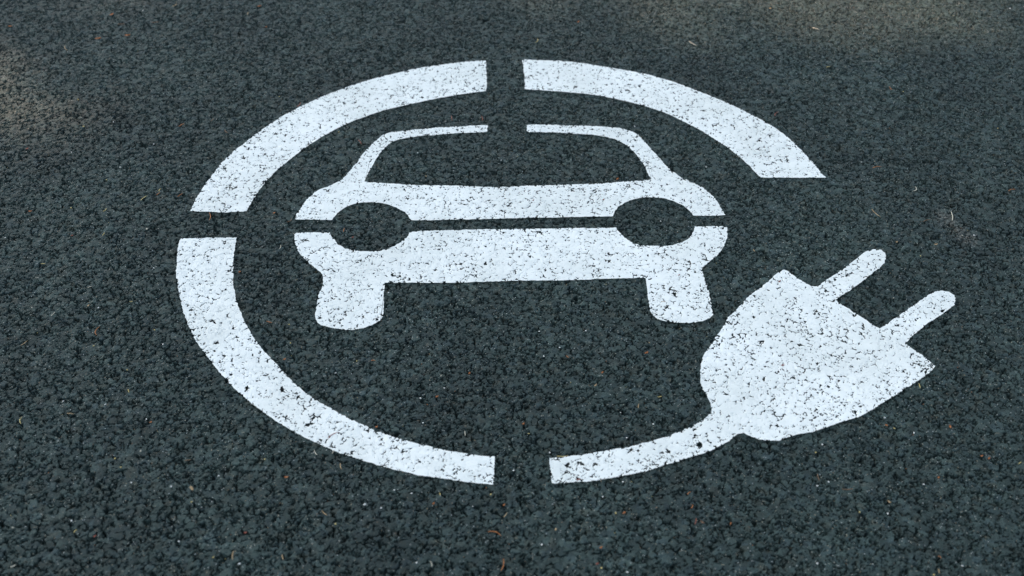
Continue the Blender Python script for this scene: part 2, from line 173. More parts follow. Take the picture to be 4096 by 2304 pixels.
def array_mesh(name, verts, faces, mat, parent=None, attrs=None, smooth=True):
    """Fast mesh from numpy arrays: verts (n,3) metres, faces (m,k)."""
    n, (m, k) = len(verts), faces.shape
    me = bpy.data.meshes.new(name)
    me.vertices.add(n)
    me.vertices.foreach_set('co', np.ascontiguousarray(verts, dtype=F).ravel())
    me.loops.add(m * k)
    me.loops.foreach_set('vertex_index', np.ascontiguousarray(faces, dtype=np.int32).ravel())
    me.polygons.add(m)
    me.polygons.foreach_set('loop_start', np.arange(0, m * k, k, dtype=np.int32))
    me.polygons.foreach_set('loop_total', np.full(m, k, dtype=np.int32))
    me.update(calc_edges=True)
    me.polygons.foreach_set('use_smooth', np.full(m, smooth))
    for an, av in (attrs or {}).items():
        a = me.attributes.new(an, 'FLOAT', 'POINT')
        a.data.foreach_set('value', np.ascontiguousarray(av, dtype=F).ravel())
    me.materials.append(mat)
    o = bpy.data.objects.new(name, me)
    COL.objects.link(o)
    if parent is not None:
        o.parent = parent
    return o

def empty(name, loc):
    o = bpy.data.objects.new(name, None)
    o.empty_display_size = 0.1
    o.location = loc
    COL.objects.link(o)
    return o

def tag(o, label=None, cat=None, group=None, kind=None):
    if label: o['label'] = label
    if cat: o['category'] = cat
    if group: o['group'] = group
    if kind: o['kind'] = kind
    return o

# ------------------------------------------------------------------ noise (numpy)
_T = {}
def table(seed, n=1024, k=1):
    key = (seed, n, k)
    if key not in _T:
        _T[key] = np.random.default_rng(seed).random((n, n, k)).astype(F)
    return _T[key]

def vnoise(x, y, s, seed):
    """Smooth value noise in [-1,1], feature size s (mm)."""
    t = table(seed, 512)[:, :, 0]
    x = x / s; y = y / s
    ix = np.floor(x).astype(np.int32); iy = np.floor(y).astype(np.int32)
    fx = (x - ix).astype(F); fy = (y - iy).astype(F)
    fx = fx * fx * (3 - 2 * fx); fy = fy * fy * (3 - 2 * fy)
    i0 = ix & 511; i1 = (ix + 1) & 511; j0 = iy & 511; j1 = (iy + 1) & 511
    a = t[i0, j0] * (1 - fx) + t[i1, j0] * fx
    b = t[i0, j1] * (1 - fx) + t[i1, j1] * fx
    return (a * (1 - fy) + b * fy) * 2 - 1

def fbm(x, y, s, seed, o=3):
    v = 0; a = 1.0; tot = 0
    for k in range(o):
        v = v + a * vnoise(x + 37.1 * k, y - 11.7 * k, s, seed + k)
        tot += a; a *= .5; s *= .5
    return v / tot

def worley(x, y, s, seed):
    """Distances to the two nearest stone centres (mm), offset to nearest, two randoms of that stone."""
    p = table(seed, 1024, 2); r = table(seed + 500, 1024, 4)
    x = (x / s).astype(F); y = (y / s).astype(F)
    ix = np.floor(x).astype(np.int32); iy = np.floor(y).astype(np.int32)
    f1 = np.full(x.shape, 9, F); f2 = f1.copy(); f3 = f1.copy()
    dx1 = np.zeros(x.shape, F); dy1 = dx1.copy()
    ci = ix.copy(); cj = iy.copy()
    for di in (-1, 0, 1):
        for dj in (-1, 0, 1):
            a = ix + di; b = iy + dj
            pp = p[a & 1023, b & 1023]
            dx = a + pp[..., 0] - x; dy = b + pp[..., 1] - y
            d = np.sqrt(dx * dx + dy * dy)
            near = d < f1
            f3 = np.minimum(f3, np.maximum(f2, d))
            f2 = np.where(near, f1, np.minimum(f2, d))
            f1 = np.where(near, d, f1)
            dx1 = np.where(near, dx, dx1); dy1 = np.where(near, dy, dy1)
            ci = np.where(near, a, ci); cj = np.where(near, b, cj)
    rr = r[ci & 1023, cj & 1023]
    return f1 * s, f2 * s, f3 * s, -dx1 * s, -dy1 * s, rr

def smooth01(a, b, v):
    t = np.clip((v - a) / (b - a), 0, 1)
    return t * t * (3 - 2 * t)

def asphalt(x, y):
    """Height (mm) of the rolled asphalt, 0 at the stone tops, and a tone per stone."""
    wx = x + 2.4 * vnoise(x, y, 9, 11) + 1.7 * vnoise(x, y, 3.3, 12)
    wy = y + 2.4 * vnoise(x, y, 9, 13) + 1.7 * vnoise(x, y, 3.3, 14)
    f1, f2, f3, ox, oy, ra = worley(wx, wy, 10.5, 21)
    e = f2 - f1; ec = f3 - f1
    dep = smooth01(-.35, .55, fbm(x, y, 8.5, 31, 2)) * 1.25      # the binder fills some joints and leaves others open
    big = (1.1 * (ra[..., 0] - .5) + (ra[..., 1] - .5) * ox * .26 + (ra[..., 2] - .5) * oy * .26
           - dep * (1.8 * np.exp(-(e / .85) ** 2) + 1.9 * np.exp(-(ec / 2.0) ** 2)))
    g1, g2, g3, px, py, rb = worley(wx + 91, wy - 53, 4.9, 22)
    eb = g2 - g1; ebc = g3 - g1
    depb = smooth01(-.4, .6, fbm(x, y, 5.5, 41, 2)) * 1.2
    small = (1.0 * (rb[..., 0] - .5) + (rb[..., 1] - .5) * px * .4 + (rb[..., 2] - .5) * py * .4
             - depb * (1.0 * np.exp(-(eb / .7) ** 2) + 2.0 * np.exp(-(ebc / 1.35) ** 2)))
    mix = smooth01(-.3, .3, fbm(x, y, 26, 51, 2))          # zones of coarse stone, zones of fines
    h = big * (1 - .45 * mix) + small * (.55 + .45 * mix)
    h = h + .6 * fbm(x, y, 2.4, 61, 2)
    top = .18 * fbm(x, y, 3.5, 65, 2) + .15 * (ra[..., 0] - .5)
    h = np.where(h > top - .25, top - .25 + .18 * (h - top + .25), h)      # rolled and worn flat on top
    tone = .5 + .62 * (ra[..., 3] - .5) * (1 - .5 * mix) + .45 * (rb[..., 3] - .5) * (.4 + .6 * mix)
    return h.astype(F), tone.astype(F)

def asphalt_chunked(x, y, n=400000):
    hs, ts = [], []
    for i in range(0, len(x), n):
        h, t = asphalt(x[i:i + n], y[i:i + n])
        hs.append(h); ts.append(t)
    return np.concatenate(hs), np.concatenate(ts)

def macro(x, y):
    return 1.3 * fbm(x, y, 160, 71, 2)

def fade(x, y):
    """1 where the surface is modelled stone by stone, 0 far out where it is flat with a bump texture."""
    return (1 - smooth01(1900, 2090, np.abs(x))) * smooth01(-1590, -1400, y) * (1 - smooth01(1800, 1990, y))

# ------------------------------------------------------------------ materials
def new_mat(name):
    m = bpy.data.materials.new(name)
    m.use_nodes = True
    nt = m.node_tree
    b = nt.nodes['Principled BSDF']
    return m, nt, b

def N(nt, typ, **kw):
    n = nt.nodes.new(typ)
    for k, v in kw.items():
        if k.startswith('i_'):
            n.inputs[k[2:].replace('_', ' ')].default_value = v
        else:
            setattr(n, k, v)
    return n

def ramp(nt, stops):
    r = nt.nodes.new('ShaderNodeValToRGB')
    el = r.color_ramp.elements
    while len(el) < len(stops):
        el.new(.5)
    for e, (p, c) in zip(el, stops):
        e.position = p
        e.color = (c[0], c[1], c[2], 1)
    return r

def mixrgb(nt, blend, fac, a, b):
    n = nt.nodes.new('ShaderNodeMix')
    n.data_type = 'RGBA'; n.blend_type = blend
    for sock, v in ((n.inputs[0], fac), (n.inputs[6], a), (n.inputs[7], b)):
        if isinstance(v, bpy.types.NodeSocket):
            nt.links.new(v, sock)
        else:
            sock.default_value = v if not isinstance(v, tuple) or len(v) == 4 else (*v, 1)
    return n.outputs[2]

def noise(nt, coord, scale, detail=3, rough=.55):
    n = N(nt, 'ShaderNodeTexNoise')
    n.inputs['Scale'].default_value = scale
    n.inputs['Detail'].default_value = detail
    n.inputs['Roughness'].default_value = rough
    nt.links.new(coord, n.inputs['Vector'])
    return n.outputs[0]

def asphalt_material():
    m, nt, b = new_mat('asphalt')
    L = nt.links.new
    co = N(nt, 'ShaderNodeTexCoord').outputs['Object']
    at = N(nt, 'ShaderNodeAttribute', attribute_name='stone_tone_far_shade')
    tone = ramp(nt, [(0, ASPH[0]), (.5, ASPH[1]), (1, ASPH[2])])
    L(at.outputs['Fac'], tone.inputs[0])
    c = tone.outputs[0]
    # brownish, greenish and bluish stones
    hue = N(nt, 'ShaderNodeTexVoronoi'); hue.inputs['Scale'].default_value = 105
    L(co, hue.inputs['Vector'])
    sep = N(nt, 'ShaderNodeSeparateColor'); L(hue.outputs['Color'], sep.inputs[0])
    hr = ramp(nt, [(0, (1.18, .96, .84)), (.18, (1.0, 1.0, 1.0)), (.62, (.96, 1.03, 1.0)), (1, (.92, 1.0, 1.13))])
    L(sep.outputs[0], hr.inputs[0])
    c = mixrgb(nt, 'MULTIPLY', .8, c, hr.outputs[0])
    # fine mineral grain
    g = ramp(nt, [(.30, (.38, .38, .38)), (.5, (1, 1, 1)), (.72, (2.0, 2.0, 2.0))])
    L(noise(nt, co, 480, 6, .8), g.inputs[0])
    c = mixrgb(nt, 'MULTIPLY', .85, c, g.outputs[0])
    # tiny pale crystals in the stone, their glints painted into the colour
    v = N(nt, 'ShaderNodeTexVoronoi'); v.inputs['Scale'].default_value = 420
    L(co, v.inputs['Vector'])
    sv = N(nt, 'ShaderNodeSeparateColor'); L(v.outputs['Color'], sv.inputs[0])
    near = N(nt, 'ShaderNodeMath', operation='LESS_THAN'); L(v.outputs['Distance'], near.inputs[0]); near.inputs[1].default_value = .3
    rare = N(nt, 'ShaderNodeMath', operation='GREATER_THAN'); L(sv.outputs[0], rare.inputs[0]); rare.inputs[1].default_value = .9
    both = N(nt, 'ShaderNodeMath', operation='MULTIPLY'); L(near.outputs[0], both.inputs[0]); L(rare.outputs[0], both.inputs[1])
    cr = ramp(nt, [(0, (.36, .40, .40)), (.6, (.26, .26, .20)), (1, (.18, .13, .08))]); L(sv.outputs[1], cr.inputs[0])
    c = mixrgb(nt, 'MIX', both.outputs[0], c, cr.outputs[0])
    # broad dusty zones and pale scuffs
    d = ramp(nt, [(.33, (.80, .81, .82)), (.67, (1.22, 1.2, 1.17))])
    L(noise(nt, co, 3.0, 4, .6), d.inputs[0])
    c = mixrgb(nt, 'MULTIPLY', 1, c, d.outputs[0])
    sc = ramp(nt, [(.66, (0, 0, 0)), (.82, (.35, .35, .35))])
    L(noise(nt, co, 22, 6, .7), sc.inputs[0])
    sc2 = ramp(nt, [(.52, (0, 0, 0)), (.7, (1, 1, 1))])
    L(noise(nt, co, 2.1, 2, .5), sc2.inputs[0])
    f = mixrgb(nt, 'MULTIPLY', 1, sc.outputs[0], sc2.outputs[0])
    c = mixrgb(nt, 'MIX', f, c, (.13, .135, .13))
    # the whitish spill trail right of the plug
    st = N(nt, 'ShaderNodeAttribute', attribute_name='spill')
    sm = N(nt, 'ShaderNodeMath', operation='MULTIPLY'); L(st.outputs['Fac'], sm.inputs[0])
    sn = ramp(nt, [(.45, (0, 0, 0)), (.7, (1, 1, 1))]); L(noise(nt, co, 160, 4, .7), sn.inputs[0]); L(sn.outputs[0], sm.inputs[1])
    c = mixrgb(nt, 'MIX', sm.outputs[0], c, (.22, .22, .19))
    L(c, b.inputs['Base Color'])
    rr = N(nt, 'ShaderNodeMapRange'); rr.inputs['To Min'].default_value = .55; rr.inputs['To Max'].default_value = .85
    L(noise(nt, co, 260, 2), rr.inputs[0]); L(rr.outputs[0], b.inputs['Roughness'])
    b.inputs['Specular IOR Level'].default_value = .25
    bp = N(nt, 'ShaderNodeBump'); bp.inputs['Strength'].default_value = .6; bp.inputs['Distance'].default_value = .0007
    L(noise(nt, co, 900, 3, .65), bp.inputs['Height']); 
    fa = N(nt, 'ShaderNodeAttribute', attribute_name='flat')
    vb = N(nt, 'ShaderNodeTexVoronoi', feature='DISTANCE_TO_EDGE'); vb.inputs['Scale'].default_value = 115; L(co, vb.inputs['Vector'])
    vr = ramp(nt, [(0, (0, 0, 0)), (.16, (1, 1, 1))]); L(vb.outputs['Distance'], vr.inputs[0])
    b2 = N(nt, 'ShaderNodeBump'); b2.inputs['Distance'].default_value = .004
    L(fa.outputs['Fac'], b2.inputs['Strength']); L(vr.outputs[0], b2.inputs['Height'])
    L(b2.outputs[0], bp.inputs['Normal']); L(bp.outputs[0], b.inputs['Normal'])
    return m

def paint_material():
    m, nt, b = new_mat('road_paint')
    L = nt.links.new
    co = N(nt, 'ShaderNodeTexCoord').outputs['Object']
    d = ramp(nt, [(.3, PAINT[0]), (.6, PAINT[1])])
    L(noise(nt, co, 45, 6, .7), d.inputs[0])
    c = d.outputs[0]
    gr = ramp(nt, [(.35, (.87, .875, .865)), (.62, (1, 1, 1))])
    L(noise(nt, co, 6, 4, .6), gr.inputs[0])
    c = mixrgb(nt, 'MULTIPLY', 1, c, gr.outputs[0])
    s = ramp(nt, [(.70, (1, 1, 1)), (.80, (.72, .74, .75))])
    L(noise(nt, co, 420, 3, .6), s.inputs[0])
    c = mixrgb(nt, 'MULTIPLY', 1, c, s.outputs[0])
    L(c, b.inputs['Base Color'])
    b.inputs['Roughness'].default_value = .62
    b.inputs['Specular IOR Level'].default_value = .35
    bp = N(nt, 'ShaderNodeBump'); bp.inputs['Strength'].default_value = .45; bp.inputs['Distance'].default_value = .0008
    L(noise(nt, co, 520, 3, .6), bp.inputs['Height']); L(bp.outputs[0], b.inputs['Normal'])
    return m

def litter_material(name, a, bcol):
    m, nt, b = new_mat(name)
    co = N(nt, 'ShaderNodeTexCoord').outputs['Object']
    r = ramp(nt, [(.35, a), (.65, bcol)])
    nt.links.new(noise(nt, co, 400, 2), r.inputs[0])
    nt.links.new(r.outputs[0], b.inputs['Base Color'])
    b.inputs['Roughness'].default_value = .6
    return m

ASPH = [(.0108, .0215, .0205), (.0212, .0378, .0355), (.048, .076, .071)]
PAINT = [(.725, .80, .775), (.80, .87, .84)]
M_asph = asphalt_material()
M_paint = paint_material()
LM = {
    'orange': litter_material('dry_orange', (.26, .085, .02), (.42, .16, .04)),
    'red': litter_material('dry_red_brown', (.17, .04, .025), (.26, .075, .04)),
    'brown': litter_material('dry_brown', (.11, .065, .03), (.18, .10, .05)),
    'tan': litter_material('dry_tan', (.28, .20, .10), (.42, .31, .17)),
    'yellow': litter_material('dry_yellow', (.36, .30, .10), (.52, .44, .18)),
    'pale': litter_material('dry_pale', (.34, .33, .26), (.50, .49, .40)),
    'grey': litter_material('weathered_grey', (.10, .125, .12), (.18, .21, .20)),
    'white': litter_material('white_quartz', (.58, .62, .60), (.78, .80, .76)),
}

# ------------------------------------------------------------------ ground: one sheet to the horizon
def axis(core, out_lo, out_hi, lim=400000, g=1.12, band=4.5):
    """Fine core samples (mm), a coarser band around them, then growing steps to the horizon."""
    lo, hi = [core[0]], [core[-1]]
    s = band
    while lo[-1] > -lim:
        if lo[-1] < out_lo: s = s * g
        lo.append(lo[-1] - s)
    s = band
    while hi[-1] < lim:
        if hi[-1] > out_hi: s = s * g
        hi.append(hi[-1] + s)
    return np.array(lo[:0:-1] + list(core) + hi[1:], dtype=np.float64)

ys = [-860.0]
while ys[-1] < 980:
    ys.append(ys[-1] + np.interp(ys[-1], [-860, 980], [1.05, 1.9]))
gx = axis(np.arange(-1340, 1341, 1.25), -2100, 2100); gy = axis(np.array(ys), -1600, 2000)
X, Y = np.meshgrid(gx, gy, indexing='xy')
x = X.ravel(); y = Y.ravel()
near = fade(x, y) > 0
z = np.zeros(len(x), F); tone = np.full(len(x), .3, F); far = (1 - fade(x, y)).astype(F)  # flat far asphalt toned darker, painting in shade of the voids it lacks
h, t = asphalt_chunked(x[near], y[near])
fd = fade(x[near], y[near])
h = h * 1.2 - 3.0 * np.maximum(0, -.72 - h)      # open voids between the stones
z[near] = h * fd + macro(x[near], y[near]) * fd
tone[near] = .3 * (1 - fd) + t * fd
def seg_blob(px, py, pts, r):
    v = np.zeros(len(px))
    for (ax, ay), (bx, by) in zip(pts[:-1], pts[1:]):
        tx, ty = bx - ax, by - ay
        q = np.clip(((px - ax) * tx + (py - ay) * ty) / (tx * tx + ty * ty), 0, 1)
        v = np.maximum(v, np.exp(-(((px - ax - q * tx) ** 2 + (py - ay - q * ty) ** 2) / r ** 2)))
    return v
spill = seg_blob(x, y, SPILL, 16)
nx_, ny_ = len(gx), len(gy)
idx = np.arange(nx_ * ny_, dtype=np.int32).reshape(ny_, nx_)
quads = np.stack([idx[:-1, :-1], idx[:-1, 1:], idx[1:, 1:], idx[1:, :-1]], -1).reshape(-1, 4)
ground = array_mesh('asphalt_ground', np.stack([x, y, z], 1) / 1000, quads, M_asph,
                    attrs={'stone_tone_far_shade': tone, 'spill': spill, 'flat': far}, smooth=False)
tag(ground, 'dark grey coarse asphalt of the parking bay', kind='structure')
del X, Y, x, y, z, tone, quads, idx, spill, near, h, t

# ------------------------------------------------------------------ painted markings
def smooth_outline(pts, corner=38, relax=False):
    """Catmull-Rom through the traced points, keeping sharp corners."""
    p = np.array(pts); n = len(p)
    d = np.roll(p, -1, 0) - p
    ang = np.arctan2(d[:, 1], d[:, 0])
    turn = np.degrees(np.abs((ang - np.roll(ang, 1) + np.pi) % (2 * np.pi) - np.pi))
    cor = turn > corner
    for _ in range(2):                                           # take out hand-tracing jitter
        q = .5 * p + .25 * (np.roll(p, 1, 0) + np.roll(p, -1, 0)) if relax else p
        p = np.where((cor | np.roll(cor, 1) | np.roll(cor, -1))[:, None], p, q)
    out = []
    for i in range(n):
        p1, p2 = p[i], p[(i + 1) % n]
        p0 = p1 - (p2 - p1) if cor[i] else p[i - 1]
        p3 = p2 + (p2 - p1) if cor[(i + 1) % n] else p[(i + 2) % n]
        L = np.hypot(*(p2 - p1))
        k = max(1, int(L / 14))
        for q in range(k):
            s = q / k
            m1 = (p2 - p0) * .5; m2 = (p3 - p1) * .5
            for m in (m1, m2):
                l = np.hypot(*m)
                if l > L: m *= L / l
            out.append((2 * s ** 3 - 3 * s ** 2 + 1) * p1 + (s ** 3 - 2 * s ** 2 + s) * m1
                       + (-2 * s ** 3 + 3 * s ** 2) * p2 + (s ** 3 - s ** 2) * m2)
    return np.array(out)

def signed_distance(px, py, poly):
    """Positive inside (mm)."""
    out = np.empty(len(px), F)
    a = poly; b = np.roll(poly, -1, 0)
    for i in range(0, len(px), 30000):
        X = px[i:i + 30000, None]; Y = py[i:i + 30000, None]
        tx = (b - a)[:, 0]; ty = (b - a)[:, 1]
        q = np.clip(((X - a[:, 0]) * tx + (Y - a[:, 1]) * ty) / (tx * tx + ty * ty + 1e-9), 0, 1)
        d = np.sqrt(((X - a[:, 0] - q * tx) ** 2 + (Y - a[:, 1] - q * ty) ** 2).min(1))
        cr = ((a[:, 1] > Y) != (b[:, 1] > Y)) & (X < tx * (Y - a[:, 1]) / np.where(np.abs(ty) < 1e-9, 1e-9, ty) + a[:, 0])
        out[i:i + 30000] = np.where(cr.sum(1) % 2 == 1, d, -d)
    return out

def march(px, py, pz, f, nx, ny, extra):
    """Triangles of the grid where f > 0, cut cleanly along f = 0."""
    idx = np.arange(nx * ny).reshape(ny, nx)
    A, B, Cc, D_ = idx[:-1, :-1].ravel(), idx[:-1, 1:].ravel(), idx[1:, 1:].ravel(), idx[1:, :-1].ravel()
    tri = np.concatenate([np.stack([A, B, Cc], 1), np.stack([A, Cc, D_], 1)])
    s = f > 0
    cnt = s[tri].sum(1)
    full = tri[cnt == 3]
    V = [np.stack([px, py, pz], 1)]
    n0 = len(px)
    faces = [full]
    def cut(i, j):
        nonlocal n0
        t = (f[i] / (f[i] - f[j]))[:, None]
        P = np.stack([px, py, pz], 1)
        V.append(P[i] * (1 - t) + P[j] * t)
        r = np.arange(n0, n0 + len(i)); n0 += len(i)
        return r
    for k in range(3):
        a, b_, c_ = tri[:, k], tri[:, (k + 1) % 3], tri[:, (k + 2) % 3]
        one = (cnt == 1) & s[a]
        if one.any():
            i, j, l = a[one], b_[one], c_[one]
            faces.append(np.stack([i, cut(i, j), cut(i, l)], 1))
        two = (cnt == 2) & ~s[a]
        if two.any():
            i, j, l = a[two], b_[two], c_[two]
            e1, e2 = cut(j, i), cut(l, i)
            faces.append(np.stack([j, l, e2], 1)); faces.append(np.stack([j, e2, e1], 1))
    V = np.concatenate(V); faces = np.concatenate(faces)
    used = np.unique(faces)
    re = np.full(len(V), -1, np.int64); re[used] = np.arange(len(used))
    return V[used], re[faces]

STEP = .8
def paint(key, parts):
    """parts: list of (name, parent, region) where region(x,y) > 0 selects the part (None = all)."""
    poly = smooth_outline(OUTLINE[key], relax=key.startswith('arc'))
    lo = poly.min(0) - 8; hi = poly.max(0) + 8
    ax = np.arange(lo[0], hi[0], STEP); ay = np.arange(lo[1], hi[1], STEP)
    X, Y = np.meshgrid(ax, ay)
    nx, ny = len(ax), len(ay); x = X.ravel(); y = Y.ravel()
    sd = signed_distance(x, y, poly)
    h, _ = asphalt_chunked(x, y)
    # hand-cut stencil edge: slight wander, fraying where the surface drops away
    sd = sd + 1.1 * fbm(x, y, 28, 81, 2) + .7 * vnoise(x, y, 5, 83) + np.clip(h + .5, -2.2, .3) * .9
    wear = .28 * fbm(x, y, 150, 91, 2) + .35 * fbm(x, y, 36, 93, 2)
    for wx, wy, wr, wk in WEAR:
        wear = wear + wk * np.exp(-(((x - wx) ** 2 + (y - wy) ** 2) / wr ** 2))
    wear = wear + .22 * (1 - smooth01(0, 16, sd))
    pit = h + .55 * vnoise(x, y, 2.4, 95) + .6 * vnoise(x, y, 1.5, 97) - (PIT + .8 * wear)   # paint never reached the deepest hollows
    f = np.minimum(sd, pit * 1.2)
    z = .6 * np.maximum(h, -1.6) + 1.0 + macro(x, y)
    res = []
    for name, parent, reg in parts:
        g = f if reg is None else np.minimum(f, reg(x, y))
        V, T = march(x, y, z, g.astype(np.float64), nx, ny, None)
        off = np.array([0, 0, 0.])
        if parent is not None:
            off = np.array(parent.location) * 1000
        res.append(array_mesh(name, (V - off) / 1000, T, M_paint, parent))
    print('PITS', key, 'bare fraction', float((pit[sd > 0] < 0).mean()))
    return res

ring_group = 'curved strokes of the painted ring'
for key, lab in (('arc_ul', 'white painted arc of the ring, far left stroke between top gap and left gap'),
                 ('arc_ur', 'white painted arc of the ring, far right stroke behind the car roof'),
                 ('arc_ll', 'white painted arc of the ring, nearest the camera at left, narrowing to the bottom gap')):
    tag(paint(key, [('painted_arc', None, None)])[0], lab, 'road marking', ring_group)

car = tag(empty('painted_car', (-.012, .02, 0)),
          'white car seen from the front, painted on the asphalt inside the broken ring', 'road marking')
cutU = lambda x: np.interp(x, [-420, -334, -289, -286, 246, 249, 294, 420], [139, 137.3, 134.2, 200, 200, 141.6, 165.8, 234])
cutW = lambda x: np.interp(x, [-420, -330, -226, -224, 210.5, 212.3, 312, 420], [-160, -160.2, -162, -900, -900, -149.7, -155, -157])
paint('car_up', [('windscreen_frame', car, lambda x, y: y - cutU(x)), ('bonnet', car, lambda x, y: cutU(x) - y)])
paint('car_lo', [('bumper', car, lambda x, y: y - cutW(x)),
                 ('wheel', car, lambda x, y: np.minimum(cutW(x) - y, -x)),
                 ('wheel', car, lambda x, y: np.minimum(cutW(x) - y, x))])
plug = tag(empty('painted_plug', (.45, -.38, 0)),
           'white two-pronged electric plug with a curved cable, painted across the ring at lower right', 'road marking')
p1a, p1b, p2a, p2b, nT, nB = [np.array(p) for p in PLUGCUT]
u = (p2b - p1a) / np.hypot(*(p2b - p1a)); nrm = np.array([-u[1], u[0]])
if nrm[0] < 0: nrm = -nrm
def prong(pa, pb):
    def f(x, y):
        tx, ty = (pb - pa) / np.hypot(*(pb - pa)); n = np.array([-ty, tx]); n = n if n @ nrm > 0 else -n
        s = (x - pa[0]) * u[0] + (y - pa[1]) * u[1]
        return np.minimum((x - pa[0]) * n[0] + (y - pa[1]) * n[1], np.minimum(s + 14, (pb - pa) @ u + 14 - s))
    return f
pr1, pr2 = prong(p1a, p1b), prong(p2a, p2b)
def cable(x, y):
    tx, ty = (nB - nT) / np.hypot(*(nB - nT))
    return -((x - nT[0]) * (-ty) + (y - nT[1]) * tx) * (1 if (-ty) * 1 > 0 else -1)
paint('plug', [('plug_body', plug, lambda x, y: -np.maximum(np.maximum(pr1(x, y), pr2(x, y)), cable(x, y))),
               ('prong', plug, pr1), ('prong', plug, pr2), ('cable', plug, cable)])

# ------------------------------------------------------------------ litter on the asphalt
def top_z(cx, cy, r=2.0):
    a = np.array([(cx + dx, cy + dy) for dx in (-r, 0, r) for dy in (-r, 0, r)])
    h, _ = asphalt(a[:, 0], a[:, 1])
    return float(max(h.max(), -.3) + macro(a[4:5, 0], a[4:5, 1])[0])

def needle_mesh(L, bend, rad, seed):
    """A dry needle lying along x: bent, keeled, tapering to both ends (mm)."""
    rn = random.Random(seed)
    nseg, ns = 10, 6
    V, Fc = [], []
    for i in range(nseg + 1):
        t = i / nseg
        cx = (t - .5) * L
        cy = bend * L * (1 - (2 * t - 1) ** 2) + rn.uniform(-.15, .15)
        cz = rad + .5 * math.sin(t * 5 + seed) + .5
        r = rad * (.35 + .65 * min(1, t * 7, (1 - t) * 3.2 + .1))
        for k in range(ns):
            a = 2 * math.pi * k / ns
            V.append((cx / 1000, (cy + r * math.cos(a)) / 1000, (cz + .75 * r * math.sin(a)) / 1000))
    for i in range(nseg):
        for k in range(ns):
            Fc.append((i * ns + k, i * ns + (k + 1) % ns, (i + 1) * ns + (k + 1) % ns, (i + 1) * ns + k))
    Fc.append(tuple(range(ns - 1, -1, -1))); Fc.append(tuple(nseg * ns + k for k in range(ns)))
    return V, Fc

def flake_mesh(L, W, seed):
    """A curled dry bud scale: pointed oval shell with thickness (mm)."""
    rn = random.Random(seed)
    nu, nv = 8, 4
    V, Fc = [], []
    ph = rn.uniform(-.3, .3)
    for side in (0, 1):
        for i in range(nu + 1):
            t = i / nu
            w = W * .5 * (math.sin(math.pi * min(.97, max(.03, t ** .8)))) ** .7 * (1 + .15 * math.sin(9 * t + seed))
            for j in range(nv + 1):
                s = j / nv * 2 - 1
                zz = 1.2 + 1.1 * s * s * W / 6 + .9 * (2 * t - 1) ** 2 + .3 * math.sin(5 * t + 3 * s + seed) - (.35 if side else 0)
                V.append((((t - .5) * L) / 1000, (s * w + ph * L * .2 * (2 * t - 1) ** 2) / 1000, zz / 1000))
    st = (nu + 1) * (nv + 1)
    I = lambda i, j, s=0: s * st + i * (nv + 1) + j
    for i in range(nu):
        for j in range(nv):
            Fc.append((I(i, j), I(i + 1, j), I(i + 1, j + 1), I(i, j + 1)))
            Fc.append((I(i, j, 1), I(i, j + 1, 1), I(i + 1, j + 1, 1), I(i + 1, j, 1)))
        Fc.append((I(i, 0), I(i, 0, 1), I(i + 1, 0, 1), I(i + 1, 0)))
        Fc.append((I(i, nv), I(i + 1, nv), I(i + 1, nv, 1), I(i, nv, 1)))
    for j in range(nv):
        Fc.append((I(0, j), I(0, j + 1), I(0, j + 1, 1), I(0, j, 1)))
        Fc.append((I(nu, j), I(nu, j, 1), I(nu, j + 1, 1), I(nu, j + 1)))
    return V, Fc

KIND = {'n': ('pine_needle', 'pine needle', 'dry pine needles scattered on the asphalt'),
        'f': ('bud_scale', 'plant flake', 'dry bud scales and flakes scattered on the asphalt'),
        't': ('twig', 'twig', 'thin twigs and stalks lying on the asphalt')}
for k, (kind, colr, x1, y1, x2, y2, bend, lab) in enumerate(LITTER):
    cx, cy = (x1 + x2) / 2, (y1 + y2) / 2
    L = max(math.hypot(x2 - x1, y2 - y1), 4.0)
    if kind == 'f':
        L = min(max(L * .85, 4.5), 14)
        V, Fc = flake_mesh(L, max(2.6, L * .42), k)
    else:
        V, Fc = needle_mesh(L, bend * (1 if k % 2 else -1), .62 if kind == 'n' else .9, k)
    nm, cat, grp = KIND[kind]
    o = link_mesh(nm, V, Fc, LM[colr], None, (cx / 1000, cy / 1000, (top_z(cx, cy) - .3) / 1000), smooth=True)
    o.rotation_euler.z = math.atan2(y2 - y1, x2 - x1)
    tag(o, lab, cat, grp)

# loose grit: broken quartz, seed grains and pollen crumbs, uncountable
rn = random.Random(9)
GV, GF, GM = [], [], []
gcols = ['white', 'yellow', 'tan', 'pale', 'grey', 'orange']
def grit(cx, cy, s, colr):
    n0 = len(GV)
    zc = top_z(cx, cy, 1.0) + .25 * s
    rot = rn.uniform(0, 6.28)
    for (a, b_, c_) in ((1, 0, 0), (-1, 0, 0), (0, 1, 0), (0, -1, 0), (0, 0, 1), (0, 0, -1),
                        (.7, .7, .2), (-.7, .7, -.1), (-.7, -.7, .2), (.7, -.7, -.1)):
        q = rn.uniform(.75, 1.2) * s * .5
        px, py = a * q, b_ * q * .75
        GV.append(((cx + px * math.cos(rot) - py * math.sin(rot)) / 1000, (cy + px * math.sin(rot) + py * math.cos(rot)) / 1000, (zc + c_ * q * .7) / 1000))
    ringv = [0, 6, 2, 7, 1, 8, 3, 9]
    for i in range(8):
        a, b_ = ringv[i], ringv[(i + 1) % 8]
        GF.append((n0 + a, n0 + b_, n0 + 4)); GM.append(gcols.index(colr))
        GF.append((n0 + b_, n0 + a, n0 + 5)); GM.append(gcols.index(colr))
for colr, cx, cy, s in CHIPS:
    grit(cx, cy, max(3.0, min(s, 8)) * .95, colr)
